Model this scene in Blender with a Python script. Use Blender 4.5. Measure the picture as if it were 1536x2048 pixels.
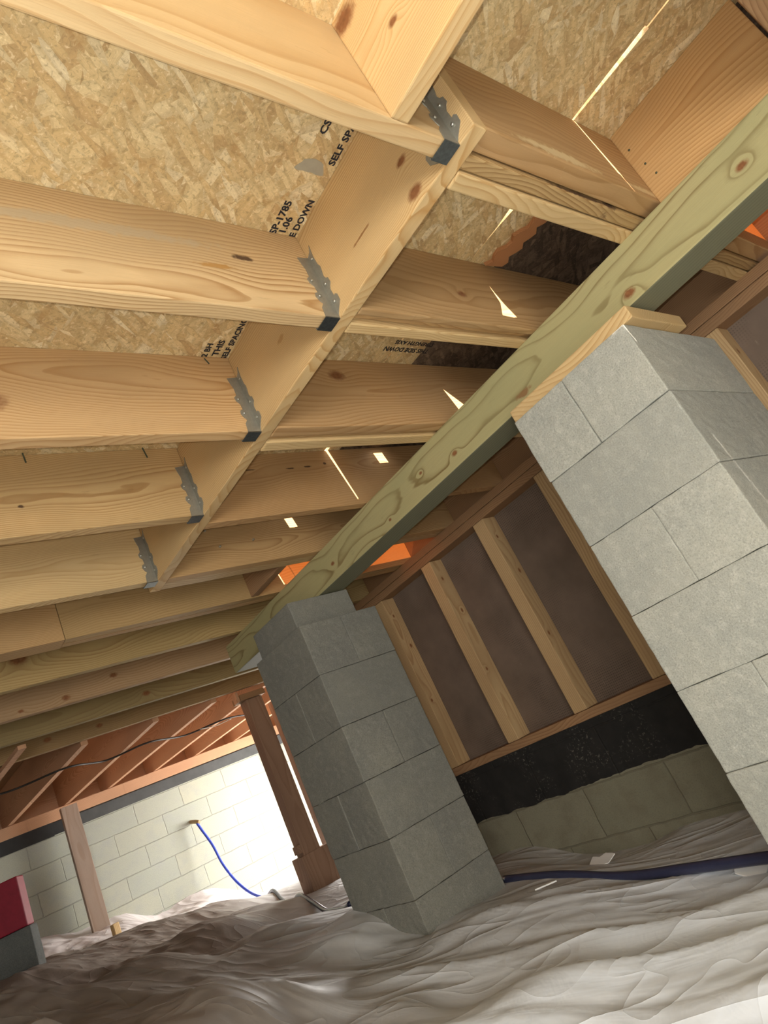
import bpy, bmesh, math, random
from mathutils import Vector, Matrix, noise
random.seed(7)
S = bpy.context.scene
COL = S.collection
for o in list(bpy.data.objects): bpy.data.objects.remove(o)

# ------------------------------------------------------------------ camera, lights, exposure
M = ((0.733, -0.535, -0.421), (-0.107, 0.520, -0.847), (0.672, 0.666, 0.324))
right = Vector((0.73281, -0.53461, -0.42093)); down = Vector((-0.10703, 0.52035, -0.84722)); fwd = Vector((0.67196, 0.66590, 0.32410))
cam = bpy.data.cameras.new('camera'); cam.sensor_width = 36; cam.sensor_fit = 'AUTO'
cam.lens = 1357.0 / 2048 * 36; cam.clip_start = 0.02; cam.clip_end = 60
co = bpy.data.objects.new('camera', cam); COL.objects.link(co)
mw = Matrix.Identity(4)
for i in range(3):
    mw[i][0] = right[i]; mw[i][1] = -down[i]; mw[i][2] = -fwd[i]
co.matrix_world = mw
S.camera = co
S.view_settings.view_transform = 'Standard'; S.view_settings.look = 'None'
S.view_settings.gamma = 1; S.view_settings.use_curve_mapping = False
S.view_settings.exposure = 0.22

w = bpy.data.worlds.new('world'); S.world = w; w.use_nodes = True
w.node_tree.nodes['Background'].inputs['Color'].default_value = (1.0, 0.97, 0.95, 1)
w.node_tree.nodes['Background'].inputs['Strength'].default_value = 5.0

def light(name, kind, loc, energy, color, target=None, direction=None, **kw):
    l = bpy.data.lights.new(name, kind); l.energy = energy; l.color = color
    for k, v in kw.items(): setattr(l, k, v)
    o = bpy.data.objects.new(name, l); COL.objects.link(o); o.location = loc
    d = Vector(direction) if direction else (Vector(target) - Vector(loc) if target else None)
    if d is not None: o.rotation_euler = d.to_track_quat('-Z', 'Y').to_euler()
    return o
SUN_DIR = (0.12, 0.745, -0.656)
light('sun', 'SUN', (0, -3, 6), 26.0, (1.0, 0.86, 0.76), direction=SUN_DIR, angle=0.009)
# the phone's own flash beside the lens
fl = -right * 0.022 - down * 0.012
light('phone_flash', 'POINT', fl, 34.0, (1.0, 0.985, 0.92), shadow_soft_size=0.005)
# added fill lamp behind the camera, then daylight of the doorway far right
light('rear_fill', 'AREA', (-1.3, -1.5, 0.1), 66.0, (1.0, 0.965, 0.90), target=(1.6, 2.0, 0.3), shape='RECTANGLE', size=1.3, size_y=0.9)
light('doorway_daylight', 'AREA', (3.66, 5.25, 0.12), 40.0, (1.0, 0.94, 0.87), target=(1.6, 5.6, 0.2), shape='RECTANGLE', size=0.6, size_y=0.7)

# ------------------------------------------------------------------ node helpers
class NT:
    def __init__(s, name):
        s.m = bpy.data.materials.new(name); s.m.use_nodes = True; s.t = s.m.node_tree
        s.b = s.t.nodes['Principled BSDF']; s.out = s.t.nodes['Material Output']
    def n(s, typ, **kw):
        nd = s.t.nodes.new(typ)
        for k, v in kw.items(): setattr(nd, k, v)
        return nd
    def set(s, sock, v):
        if isinstance(v, bpy.types.NodeSocket): s.t.links.new(v, sock)
        elif isinstance(v, (tuple, list)):
            sock.default_value = v if len(v) == len(sock.default_value) else (*v, 1)
        else: sock.default_value = v
    def math(s, op, a, b=0.0, c=None, clamp=False):
        nd = s.n('ShaderNodeMath', operation=op, use_clamp=clamp); s.set(nd.inputs[0], a); s.set(nd.inputs[1], b)
        if c is not None: s.set(nd.inputs[2], c)
        return nd.outputs[0]
    def vmath(s, op, a, b=(0, 0, 0)):
        nd = s.n('ShaderNodeVectorMath', operation=op); s.set(nd.inputs[0], a); s.set(nd.inputs[1], b)
        return nd.outputs['Value'] if op in ('LENGTH', 'DISTANCE', 'DOT_PRODUCT') else nd.outputs[0]
    def mix(s, f, a, b, bt='MIX'):
        nd = s.n('ShaderNodeMix', data_type='RGBA', blend_type=bt); nd.clamp_factor = True
        s.set(nd.inputs[0], f); s.set(nd.inputs[6], a); s.set(nd.inputs[7], b); return nd.outputs[2]
    def sep(s, v):
        nd = s.n('ShaderNodeSeparateXYZ'); s.set(nd.inputs[0], v); return nd.outputs
    def comb(s, x, y, z):
        nd = s.n('ShaderNodeCombineXYZ')
        for i, v in enumerate((x, y, z)): s.set(nd.inputs[i], v)
        return nd.outputs[0]
    def noise(s, v, scale, detail=2, rough=0.5, dist=0.0):
        nd = s.n('ShaderNodeTexNoise'); s.set(nd.inputs['Vector'], v); s.set(nd.inputs['Scale'], scale)
        nd.inputs['Detail'].default_value = detail; nd.inputs['Roughness'].default_value = rough
        nd.inputs['Distortion'].default_value = dist; return nd.outputs['Fac'], nd.outputs['Color']
    def ramp(s, f, stops, interp='LINEAR'):
        nd = s.n('ShaderNodeValToRGB'); nd.color_ramp.interpolation = interp; s.set(nd.inputs[0], f)
        el = nd.color_ramp.elements
        while len(el) < len(stops): el.new(0.5)
        for e, (p, c) in zip(el, stops):
            e.position = p; e.color = (*c, 1) if len(c) == 3 else c
        return nd.outputs[0]
    def attr(s, name):
        nd = s.n('ShaderNodeAttribute', attribute_name=name); return nd.outputs['Vector']
    def bump(s, h, strength, dist=0.002):
        nd = s.n('ShaderNodeBump'); nd.inputs['Strength'].default_value = strength
        nd.inputs['Distance'].default_value = dist; s.set(nd.inputs['Height'], h); s.set(s.b.inputs['Normal'], nd.outputs[0])
    def done(s, color, rough=0.6, spec=0.3):
        s.set(s.b.inputs['Base Color'], color); s.set(s.b.inputs['Roughness'], rough)
        s.b.inputs['Specular IOR Level'].default_value = spec; return s.m

K = lambda c: (c, c, c)

def wood(name, early, late, stain=None, knots=(), ring=0.0062, rough=0.62, cracks=(), under=None, thin=False):
    """sawn softwood; gp = (along, across the wide face, through the thickness); knots = [(along, across, radius)]"""
    N = NT(name); gp = N.attr('gp'); sd = N.attr('sd')
    L, H, T = N.sep(gp)[:3]; sx, h0, t0 = N.sep(sd)[:3]
    slow = N.comb(N.math('ADD', N.math('MULTIPLY', L, 1.3), sx), N.math('MULTIPLY', H, 2.5), sx)
    n1c = N.sep(N.noise(slow, 1.6, 1)[1])
    mid = N.comb(N.math('ADD', N.math('MULTIPLY', L, 5.0), sx), N.math('MULTIPLY', H, 22.0), N.math('MULTIPLY', T, 22.0))
    n2 = N.noise(mid, 1.0, 2)[0]
    hh = N.math('SUBTRACT', H, N.math('ADD', h0, N.math('MULTIPLY', N.math('SUBTRACT', n1c[0], 0.5), 0.13)))
    tt = N.math('SUBTRACT', T, N.math('ADD', t0, N.math('MULTIPLY', N.math('SUBTRACT', n1c[1], 0.5), 0.05)))
    r = N.math('SQRT', N.math('ADD', N.math('MULTIPLY', hh, hh), N.math('MULTIPLY', tt, tt)))
    r = N.math('ADD', r, N.math('MULTIPLY', N.math('SUBTRACT', n2, 0.5), 0.007))
    kmask = None
    for (kl, kh, kr) in knots:
        dl = N.math('MULTIPLY', N.math('SUBTRACT', L, kl), 0.62); dh = N.math('SUBTRACT', H, kh)
        d = N.math('SQRT', N.math('ADD', N.math('MULTIPLY', dl, dl), N.math('MULTIPLY', dh, dh)))
        g = N.math('POWER', 2.718, N.math('MULTIPLY', N.math('MULTIPLY', d, d), -1.0 / (kr * 2.0) ** 2))
        r = N.math('ADD', r, N.math('MULTIPLY', g, kr * 1.1))
        nk = N.noise(gp, 120, 2)[0]
        d2 = N.math('ADD', d, N.math('MULTIPLY', N.math('SUBTRACT', nk, 0.5), kr * 0.5))
        core = N.n('ShaderNodeMapRange'); N.set(core.inputs[0], d2)
        core.inputs[1].default_value = kr * 1.08; core.inputs[2].default_value = kr * 0.5
        core.inputs[3].default_value = 0; core.inputs[4].default_value = 1
        kmask = core.outputs[0] if kmask is None else N.math('MAXIMUM', kmask, core.outputs[0])
    ph = N.math('FRACT', N.math('DIVIDE', r, ring))
    if thin: rc = N.ramp(ph, [(0.0, K(0.0)), (0.60, K(0.0)), (0.74, K(0.25)), (0.86, K(1.0)), (0.90, K(0.9)), (0.94, K(0.0))])
    else: rc = N.ramp(ph, [(0.0, K(0.0)), (0.35, K(0.08)), (0.72, K(0.55)), (0.88, K(1.0)), (0.97, K(0.75)), (1.0, K(0.0))])
    # rings fade in and out a little over the board
    fade = N.noise(N.comb(N.math('MULTIPLY', L, 2.0), N.math('MULTIPLY', H, 12), sx), 1.0, 2)[0]
    rc = N.math('MULTIPLY', rc, N.math('ADD', N.math('MULTIPLY', fade, 1.0), 0.35), clamp=True)
    col = N.mix(rc, early, late)
    fib = N.noise(N.comb(N.math('MULTIPLY', L, 14.0), N.math('MULTIPLY', H, 420.0), N.math('MULTIPLY', T, 420.0)), 1.0, 3, 0.6)[0]
    col = N.mix(N.math('MULTIPLY', N.math('SUBTRACT', fib, 0.35), 0.55, clamp=True), col, tuple(c * 0.55 for c in early))
    tone = N.noise(N.comb(N.math('ADD', N.math('MULTIPLY', L, 2.2), sx), N.math('MULTIPLY', H, 7), N.math('MULTIPLY', T, 9)), 1.0, 3)[0]
    col = N.mix(N.ramp(tone, [(0.38, K(0.0)), (0.66, K(0.6))]), col, stain or tuple(c * 0.72 for c in early))
    dirt = N.noise(N.comb(N.math('ADD', N.math('MULTIPLY', L, 9), sx), N.math('MULTIPLY', H, 40), T), 1.0, 4, 0.65)[0]
    col = N.mix(N.ramp(dirt, [(0.66, K(0.0)), (0.8, K(0.35))]), col, tuple(c * 0.35 for c in late))
    if kmask is not None:
        kn = N.noise(gp, 90, 3)[0]
        kc = N.mix(kn, (0.12, 0.045, 0.015), (0.34, 0.15, 0.06))
        col = N.mix(kmask, col, kc)
    for (cl, ch, cw, chh, cc) in cracks:        # dark pitch pockets and splits, soft blotches
        dl = N.math('DIVIDE', N.math('SUBTRACT', L, cl), cw); dh = N.math('DIVIDE', N.math('SUBTRACT', H, ch), chh)
        d = N.math('SQRT', N.math('ADD', N.math('MULTIPLY', dl, dl), N.math('MULTIPLY', dh, dh)))
        d = N.math('ADD', d, N.math('MULTIPLY', N.math('SUBTRACT', N.noise(gp, 70, 3)[0], 0.5), 1.3))
        mr = N.n('ShaderNodeMapRange'); N.set(mr.inputs[0], d); mr.inputs[1].default_value = 1.0; mr.inputs[2].default_value = 0.55
        mr.inputs[3].default_value = 0; mr.inputs[4].default_value = 0.92
        col = N.mix(mr.outputs[0], col, cc)
    if under:                                   # separate colour on the faces turned downwards
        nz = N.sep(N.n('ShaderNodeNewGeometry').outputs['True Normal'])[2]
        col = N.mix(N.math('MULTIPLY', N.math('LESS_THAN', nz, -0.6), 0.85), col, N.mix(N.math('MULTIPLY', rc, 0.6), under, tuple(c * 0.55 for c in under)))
    N.bump(N.math('ADD', N.math('MULTIPLY', rc, 0.5), fib), 0.25, 0.0012)
    return N.done(col, rough, 0.28)

PE, PL = (0.67, 0.475, 0.25), (0.36, 0.185, 0.06)
TE, TL = (0.43, 0.375, 0.185), (0.20, 0.14, 0.05)
OE, OL = (0.68, 0.395, 0.235), (0.46, 0.235, 0.12)
PINE = wood('pine_wood', PE, PL)
PINE_B = wood('pine_wood_pale', (0.72, 0.52, 0.26), (0.50, 0.28, 0.10), ring=0.0048)
PINE_C = wood('pine_wood_brown', (0.56, 0.36, 0.165), (0.33, 0.165, 0.058), ring=0.0055)
POSTW = wood('grey_pink_post_wood', (0.42, 0.32, 0.25), (0.34, 0.235, 0.17), ring=0.02)
BROWNP = wood('brown_post_wood', (0.36, 0.22, 0.145), (0.27, 0.15, 0.09), ring=0.014)
OLD = wood('old_framing_wood', OE, OL, ring=0.005)
OLD_D = wood('weathered_framing_wood', (0.40, 0.235, 0.12), (0.24, 0.12, 0.055), ring=0.006)
STUDW = wood('stud_wood', (0.60, 0.42, 0.22), (0.42, 0.25, 0.11), stain=(0.40, 0.26, 0.13), ring=0.009,
             knots=((0.18, 0.012, 0.009), (-0.12, -0.02, 0.008), (0.36, -0.01, 0.007)))
SPLINT = wood('torn_wood_sunlit', (0.55, 0.26, 0.11), (0.30, 0.12, 0.05), ring=0.004)
ORANGE = wood('orange_sunlit_board', (0.75, 0.28, 0.09), (0.55, 0.17, 0.045), ring=0.012)

def osb(name, cols, dark=1.0):
    N = NT(name); tc = N.n('ShaderNodeTexCoord').outputs['Object']
    x, y, z = N.sep(tc)[:3]
    warp = N.vmath('SCALE', N.noise(tc, 9, 1)[1]); warp.node.inputs['Scale'].default_value = 0.016
    base = N.vmath('ADD', tc, warp)
    bx, by, _ = N.sep(base)[:3]
    outs = []
    for i, (ang, l, wd, off) in enumerate(((0.25, 8, 34, 0), (1.15, 7, 30, 3.1), (-0.75, 9, 38, 7.7), (1.75, 11, 48, 11.3), (0.7, 17, 80, 5.0))):
        ca, sa = math.cos(ang), math.sin(ang)
        u = N.math('ADD', N.math('MULTIPLY', bx, ca), N.math('MULTIPLY', by, sa))
        v = N.math('ADD', N.math('MULTIPLY', bx, -sa), N.math('MULTIPLY', by, ca))
        vv = N.comb(N.math('ADD', N.math('MULTIPLY', u, l), off), N.math('MULTIPLY', v, wd), 0.0)
        vo = N.n('ShaderNodeTexVoronoi', feature='F1'); N.set(vo.inputs['Vector'], vv); vo.inputs['Scale'].default_value = 1.0
        r = N.sep(vo.outputs['Color'])
        fib = N.noise(N.comb(N.math('MULTIPLY', u, 35), N.math('MULTIPLY', v, 700), r[2]), 1.0, 2)[0]
        c = N.ramp(r[0], [(0.0, cols[0]), (0.3, cols[1]), (0.55, cols[2]), (0.8, cols[3]), (1.0, cols[4])])
        c = N.mix(N.math('MULTIPLY', N.math('SUBTRACT', fib, 0.4), 0.8, clamp=True), c, tuple(k * 0.6 for k in cols[1]))
        edge = N.ramp(vo.outputs['Distance'], [(0.42, K(0.0)), (0.66, K(0.28))])
        c = N.mix(edge, c, tuple(k * 0.45 for k in cols[0]))
        outs.append((c, r[1], vo.outputs['Distance']))
    col = outs[0][0]; h = outs[0][1]
    for c, m, d in outs[1:]:
        k = N.ramp(m, [(0.50, K(0.0)), (0.56, K(1.0))])
        col = N.mix(k, col, c); h = N.math('ADD', h, N.math('MULTIPLY', k, m))
    big = N.noise(tc, 3.5, 3)[0]
    col = N.mix(N.ramp(big, [(0.4, K(0.0)), (0.75, K(0.35))]), col, tuple(k * 0.75 for k in cols[2]))
    sp = N.noise(tc, 110, 4, 0.7, 0.8)[0]                # small chips and specks between the strands
    col = N.mix(N.ramp(sp, [(0.36, K(0.55)), (0.46, K(0.0))]), col, tuple(k * 0.45 for k in cols[1]))
    col = N.mix(N.ramp(sp, [(0.56, K(0.0)), (0.68, K(0.5))]), col, tuple(min(1, k * 1.15) for k in cols[4]))
    pt = N.noise(tc, 16, 3, 0.6)[0]
    col = N.mix(N.ramp(pt, [(0.60, K(0.0)), (0.68, K(0.5))]), col, tuple(k * 0.8 for k in (cols[0][0], cols[0][1] * 0.9, cols[0][2] * 0.75)))
    N.bump(h, 0.35, 0.003)
    return N.done(col, 0.6, 0.25)
OSB = osb('osb_sheathing', ((0.56, 0.37, 0.17), (0.68, 0.49, 0.235), (0.72, 0.545, 0.28), (0.78, 0.62, 0.34), (0.86, 0.74, 0.48)))
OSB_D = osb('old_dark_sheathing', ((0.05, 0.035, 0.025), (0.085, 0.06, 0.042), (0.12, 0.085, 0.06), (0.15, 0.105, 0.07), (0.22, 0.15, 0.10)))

def concrete(name, c0, c1, c2, rough=0.9):
    N = NT(name); gp = N.attr('gp'); sx = N.sep(N.attr('sd'))[0]
    p = N.vmath('ADD', gp, N.comb(sx, sx, sx))
    big = N.noise(p, 5, 3)[0]; fine = N.noise(p, 260, 3, 0.7)[0]; mid = N.noise(p, 40, 3, 0.6)[0]
    col = N.mix(N.ramp(big, [(0.35, K(0.0)), (0.68, K(1.0))]), c0, c1)
    col = N.mix(N.ramp(mid, [(0.5, K(0.0)), (0.72, K(0.55))]), col, c2)
    col = N.mix(N.ramp(fine, [(0.35, K(0.45)), (0.5, K(0.0))]), col, tuple(k * 0.5 for k in c0))
    col = N.mix(N.ramp(fine, [(0.58, K(0.0)), (0.75, K(0.5))]), col, tuple(min(1, k * 1.45) for k in c2))
    tint = N.math('FRACT', N.math('MULTIPLY', sx, 7.31))
    col = N.mix(N.math('MULTIPLY', tint, 0.35), col, tuple(k * 0.72 for k in c0))
    N.bump(N.math('ADD', fine, mid), 0.6, 0.0022)
    return N.done(col, rough, 0.15)
BLOCK = concrete('concrete_block', (0.38, 0.39, 0.35), (0.455, 0.455, 0.395), (0.56, 0.56, 0.50))
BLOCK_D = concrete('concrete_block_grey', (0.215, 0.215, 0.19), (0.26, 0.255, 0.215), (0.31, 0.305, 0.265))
MORTAR = concrete('mortar', (0.16, 0.155, 0.14), (0.2, 0.19, 0.17), (0.22, 0.21, 0.2))

def blockwall(name, c0, c1, c2, mort, bw, bh, black_from=None, black_to=None, ox=0.0, oz=0.0, lump=0.5):
    """wall of blocks in a plane; gp = (along, height, 0)"""
    N = NT(name); gp = N.attr('gp'); L, H, T = N.sep(gp)[:3]
    w1 = N.noise(gp, 14, 2)[1]; sc = N.vmath('SCALE', w1); sc.node.inputs['Scale'].default_value = 0.012
    q = N.vmath('ADD', N.comb(N.math('ADD', L, ox), N.math('ADD', H, oz), 0.0), sc)
    br = N.n('ShaderNodeTexBrick', offset=0.5); N.set(br.inputs['Vector'], q)
    br.inputs['Scale'].default_value = 1.0; br.inputs['Brick Width'].default_value = bw; br.inputs['Row Height'].default_value = bh
    br.inputs['Mortar Size'].default_value = 0.0045; br.inputs['Mortar Smooth'].default_value = 0.6; br.inputs['Bias'].default_value = 0.0
    N.set(br.inputs['Color1'], c0); N.set(br.inputs['Color2'], c1); N.set(br.inputs['Mortar'], mort)
    fine = N.noise(gp, 180, 3, 0.7)[0]; mid = N.noise(gp, 12, 4, 0.6)[0]
    col = N.mix(N.ramp(mid, [(0.45, K(0.0)), (0.7, K(0.6))]), br.outputs['Color'], c2)
    col = N.mix(N.ramp(fine, [(0.35, K(0.3)), (0.5, K(0.0))]), col, tuple(k * 0.5 for k in c0))
    h = N.math('SUBTRACT', N.math('MULTIPLY', fine, 0.25), N.math('MULTIPLY', br.outputs['Fac'], lump))
    if black_from is not None:
        e = N.math('ADD', H, N.math('MULTIPLY', N.math('SUBTRACT', N.noise(gp, 7, 3)[0], 0.5), 0.05))
        k = N.math('MULTIPLY', N.math('GREATER_THAN', e, black_from), N.math('LESS_THAN', H, black_to))
        spk = N.noise(gp, 75, 3, 0.75)[0]; spm = N.noise(gp, 5, 2)[0]
        sp = N.math('MULTIPLY', N.ramp(spk, [(0.57, K(0.0)), (0.66, K(1.0))]), N.ramp(spm, [(0.5, K(0.0)), (0.62, K(0.7))]))
        bl = N.mix(sp, N.mix(mid, (0.012, 0.012, 0.012), (0.035, 0.033, 0.03)), (0.22, 0.2, 0.17))
        col = N.mix(k, col, bl)
    N.bump(h, 0.7, 0.006)
    return N.done(col, 0.85, 0.2)
WALL_R = blockwall('foundation_block_coated', (0.23, 0.22, 0.155), (0.26, 0.245, 0.175), (0.185, 0.16, 0.11), (0.185, 0.17, 0.12), 0.42, 0.203,
                   black_from=-0.405, black_to=-0.172, ox=0.245, oz=0.608)
WALL_F = blockwall('far_block_pale', (0.44, 0.47, 0.40), (0.51, 0.52, 0.415), (0.42, 0.44, 0.41), (0.40, 0.41, 0.345), 0.41, 0.17, ox=0.03, oz=0.02, lump=1.6)

def hardboard():
    N = NT('brown_hardboard'); gp = N.attr('gp'); L, H, T = N.sep(gp)[:3]
    mid = N.noise(gp, 6, 4, 0.6)[0]; fine = N.noise(gp, 150, 2)[0]
    col = N.mix(mid, (0.10, 0.075, 0.055), (0.24, 0.175, 0.135))
    vo = N.n('ShaderNodeTexVoronoi', feature='F1'); N.set(vo.inputs['Vector'], N.vmath('MULTIPLY', gp, (105, 105, 0))); vo.inputs['Scale'].default_value = 1.0
    vo.inputs['Randomness'].default_value = 0.12
    dots = N.ramp(vo.outputs['Distance'], [(0.2, K(0.55)), (0.34, K(0.0))])
    dm = N.ramp(N.noise(gp, 3.2, 2)[0], [(0.45, K(0.0)), (0.6, K(1.0))])
    col = N.mix(N.math('MULTIPLY', dots, dm), col, (0.03, 0.02, 0.015))
    scr = N.noise(N.comb(N.math('MULTIPLY', L, 30), N.math('MULTIPLY', H, 9), 0.0), 1.0, 5, 0.7)[0]
    col = N.mix(N.ramp(scr, [(0.68, K(0.0)), (0.78, K(0.55))]), col, (0.42, 0.35, 0.29))
    N.bump(fine, 0.2, 0.001)
    return N.done(col, 0.55, 0.3)
HARD = hardboard()

def plain(name, c, rough=0.6, spec=0.3, metal=0.0, var=0.25, scale=40):
    N = NT(name); tc = N.n('ShaderNodeTexCoord').outputs['Object']
    nz = N.noise(tc, scale, 3)[0]
    col = N.mix(nz, tuple(k * (1 - var) for k in c), tuple(min(1, k * (1 + var)) for k in c))
    N.b.inputs['Metallic'].default_value = metal
    N.bump(nz, 0.15, 0.001)
    return N.done(col, rough, spec)
def steel():
    N = NT('galvanised_steel'); tc = N.n('ShaderNodeTexCoord').outputs['Object']
    nz = N.noise(tc, 90, 4, 0.7)[0]
    col = N.mix(nz, (0.25, 0.24, 0.20), (0.40, 0.39, 0.33)); N.b.inputs['Metallic'].default_value = 0.55
    N.bump(nz, 0.2, 0.0008); return N.done(col, 0.42, 0.5)
STEEL = steel()
STEEL_D = plain('hanger_seat_steel', (0.12, 0.135, 0.14), 0.3, 0.5, 0.8, 0.5, 120)
NAIL = plain('nail_steel', (0.55, 0.55, 0.5), 0.35, 0.5, 0.8)
NAIL_D = plain('nail_dark', (0.07, 0.08, 0.05), 0.5)
INK = plain('printing_ink', (0.035, 0.032, 0.035), 0.8, 0.1)
SMUDGE = plain('grey_glue_smudge', (0.38, 0.345, 0.26), 0.7, 0.2, 0, 0.15)
RED = plain('red_paint', (0.27, 0.016, 0.035), 0.5)
DARKBLK = concrete('dark_block', (0.12, 0.13, 0.125), (0.16, 0.17, 0.16), (0.2, 0.2, 0.19))
BLUE = plain('blue_hose', (0.05, 0.09, 0.55), 0.4)
HOSE = plain('dark_blue_hose', (0.028, 0.032, 0.07), 0.35, 0.5)
CABLE = plain('black_cable', (0.03, 0.025, 0.02), 0.5)
BRASS = plain('pipe_stub', (0.35, 0.25, 0.13), 0.5)
BLACKP = plain('black_coating', (0.035, 0.036, 0.036), 0.7, 0.3, 0, 0.4, 12)
BLACKP2 = plain('grey_coating', (0.085, 0.09, 0.09), 0.7, 0.3, 0, 0.3, 12)
SOIL = plain('soil', (0.14, 0.085, 0.055), 0.95, 0.1, 0, 0.4, 20)

def plastic():
    N = NT('plastic_vapour_barrier'); tc = N.n('ShaderNodeTexCoord').outputs['Object']
    x, y, z = N.sep(tc)[:3]
    u = N.math('ADD', N.math('MULTIPLY', x, 0.90), N.math('MULTIPLY', y, 0.43)); v = N.math('ADD', N.math('MULTIPLY', x, -0.43), N.math('MULTIPLY', y, 0.90))
    a = N.noise(N.comb(N.math('MULTIPLY', u, 9), N.math('MULTIPLY', v, 3.0), 0.0), 1.0, 3, 0.5, 1.2)[0]; b = N.noise(tc, 7, 3, 0.5, 1.6)[0]
    dirt = N.noise(tc, 1.7, 3, 0.5)[0]
    def rng(val, lo, hi, a0=0.0, a1=1.0):
        mk = N.n('ShaderNodeMapRange'); mk.interpolation_type = 'SMOOTHSTEP'; N.set(mk.inputs[0], val)
        for i, q in enumerate((lo, hi, a0, a1)): mk.inputs[i + 1].default_value = q
        return mk.outputs[0]
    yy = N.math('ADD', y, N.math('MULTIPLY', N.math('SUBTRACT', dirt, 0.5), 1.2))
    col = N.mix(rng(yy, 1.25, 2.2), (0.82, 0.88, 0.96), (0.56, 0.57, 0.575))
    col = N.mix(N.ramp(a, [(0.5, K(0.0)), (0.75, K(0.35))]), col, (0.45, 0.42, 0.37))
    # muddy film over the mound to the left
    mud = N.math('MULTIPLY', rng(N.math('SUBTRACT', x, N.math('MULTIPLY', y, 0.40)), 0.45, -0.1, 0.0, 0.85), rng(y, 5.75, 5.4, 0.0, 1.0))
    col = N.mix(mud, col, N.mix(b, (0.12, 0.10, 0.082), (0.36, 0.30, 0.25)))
    col = N.mix(rng(y, 5.4, 5.8), col, (0.78, 0.74, 0.74))  # doorway light on the sheet by the far wall, put into the colour
    def crease(vec, sc, pw):                     # sharp-edged folds
        n_ = N.noise(vec, sc, 1, 0.4, 0.8)[0]
        return N.math('POWER', N.math('ABSOLUTE', N.math('SUBTRACT', N.math('MULTIPLY', n_, 2.0), 1.0)), pw)
    c1 = crease(N.comb(N.math('MULTIPLY', u, 6.5), N.math('MULTIPLY', v, 1.8), 0.0), 1.0, 0.6)
    c2 = crease(N.comb(N.math('MULTIPLY', x, 3.6), N.math('MULTIPLY', y, 5.0), 3.0), 1.0, 0.6)
    hgt = N.math('ADD', N.math('ADD', N.math('MULTIPLY', a, 0.4), N.math('MULTIPLY', b, 0.3)), N.math('ADD', N.math('MULTIPLY', c1, -1.1), N.math('MULTIPLY', c2, -0.8)))
    N.bump(hgt, 0.34, 0.026)
    return N.done(col, N.ramp(b, [(0.3, K(0.5)), (0.7, K(0.65))]), 0.4)
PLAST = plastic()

# ------------------------------------------------------------------ object helpers
def props(o, label=None, cat=None, group=None, kind=None):
    for k, v in (('label', label), ('category', cat), ('group', group), ('kind', kind)):
        if v: o[k] = v
    return o
def attach(name, me, mat, parent, loc):
    me.materials.append(mat)
    o = bpy.data.objects.new(name, me); COL.objects.link(o)
    if parent is not None:
        o.parent = parent; o.location = Vector(loc) - Vector(parent.get('org', (0, 0, 0)))
    else:
        o.location = loc; o['org'] = tuple(loc)
    return o
def empty(name, loc, **kw):
    o = bpy.data.objects.new(name, None); COL.objects.link(o); o.location = loc; o['org'] = tuple(loc)
    o.empty_display_size = 0.05
    return props(o, **kw)
def gpattr(me, order, center, seed=None, offs=None):
    """order = which local axes are along / across / through"""
    a = me.attributes.new('gp', 'FLOAT_VECTOR', 'POINT'); b = me.attributes.new('sd', 'FLOAT_VECTOR', 'POINT')
    seed = random.uniform(0, 50) if seed is None else seed
    h0, t0 = offs if offs else (random.uniform(-0.05, 0.05), random.choice((-1, 1)) * random.uniform(0.03, 0.08))
    c = Vector(center)
    for i, v in enumerate(me.vertices):
        p = v.co - c
        a.data[i].vector = (p[order[0]], p[order[1]], p[order[2]]); b.data[i].vector = (seed, h0, t0)
def box(name, x0, x1, y0, y1, z0, z1, mat, parent=None, bev=0.003, seed=None, offs=None, order=None, rough=0.0, cuts=0, seg=2, warp=0.0):
    bm = bmesh.new(); sx, sy, sz = x1 - x0, y1 - y0, z1 - z0
    bmesh.ops.create_cube(bm, size=1.0, matrix=Matrix.Diagonal((sx, sy, sz, 1)))
    if bev > 0:
        bmesh.ops.bevel(bm, geom=bm.edges[:], offset=min(bev, min(sx, sy, sz) * 0.3), segments=seg, profile=0.6, affect='EDGES')
    if rough > 0:
        long = [e for e in bm.edges if e.calc_length() > 0.05]
        bmesh.ops.subdivide_edges(bm, edges=long, cuts=cuts or 6, use_grid_fill=True)
        for v in bm.verts:
            n = noise.noise_vector(v.co * 38 + Vector((x0 * 9, y0 * 7, z0 * 5)))
            v.co += n * rough
    cen = Vector(((x0 + x1) / 2, (y0 + y1) / 2, (z0 + z1) / 2))
    base = Vector((cen.x, cen.y, z0))
    for v in bm.verts: v.co += cen - base
    me = bpy.data.meshes.new(name); bm.to_mesh(me); bm.free()
    dims = sorted(((sx, 0), (sy, 1), (sz, 2)), reverse=True)
    order = order or [d[1] for d in dims]
    gpattr(me, order, cen - base, seed, offs)
    return attach(name, me, mat, parent, base)
def world_mesh(name, verts, faces, mat, parent=None, order=(0, 1, 2), smooth=False, gporigin=(0, 0, 0), loc=None, **kw):
    vs = [Vector(v) for v in verts]
    if loc is None:
        loc = Vector((sum(v.x for v in vs) / len(vs), sum(v.y for v in vs) / len(vs), min(v.z for v in vs)))
    loc = Vector(loc)
    me = bpy.data.meshes.new(name); me.from_pydata([v - loc for v in vs], [], faces); me.update()
    bm = bmesh.new(); bm.from_mesh(me); bmesh.ops.recalc_face_normals(bm, faces=bm.faces[:]); bm.to_mesh(me); bm.free()
    if smooth:
        for p in me.polygons: p.use_smooth = True
    gpattr(me, order, Vector(gporigin) - loc, **kw)
    return attach(name, me, mat, parent, loc)
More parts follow.
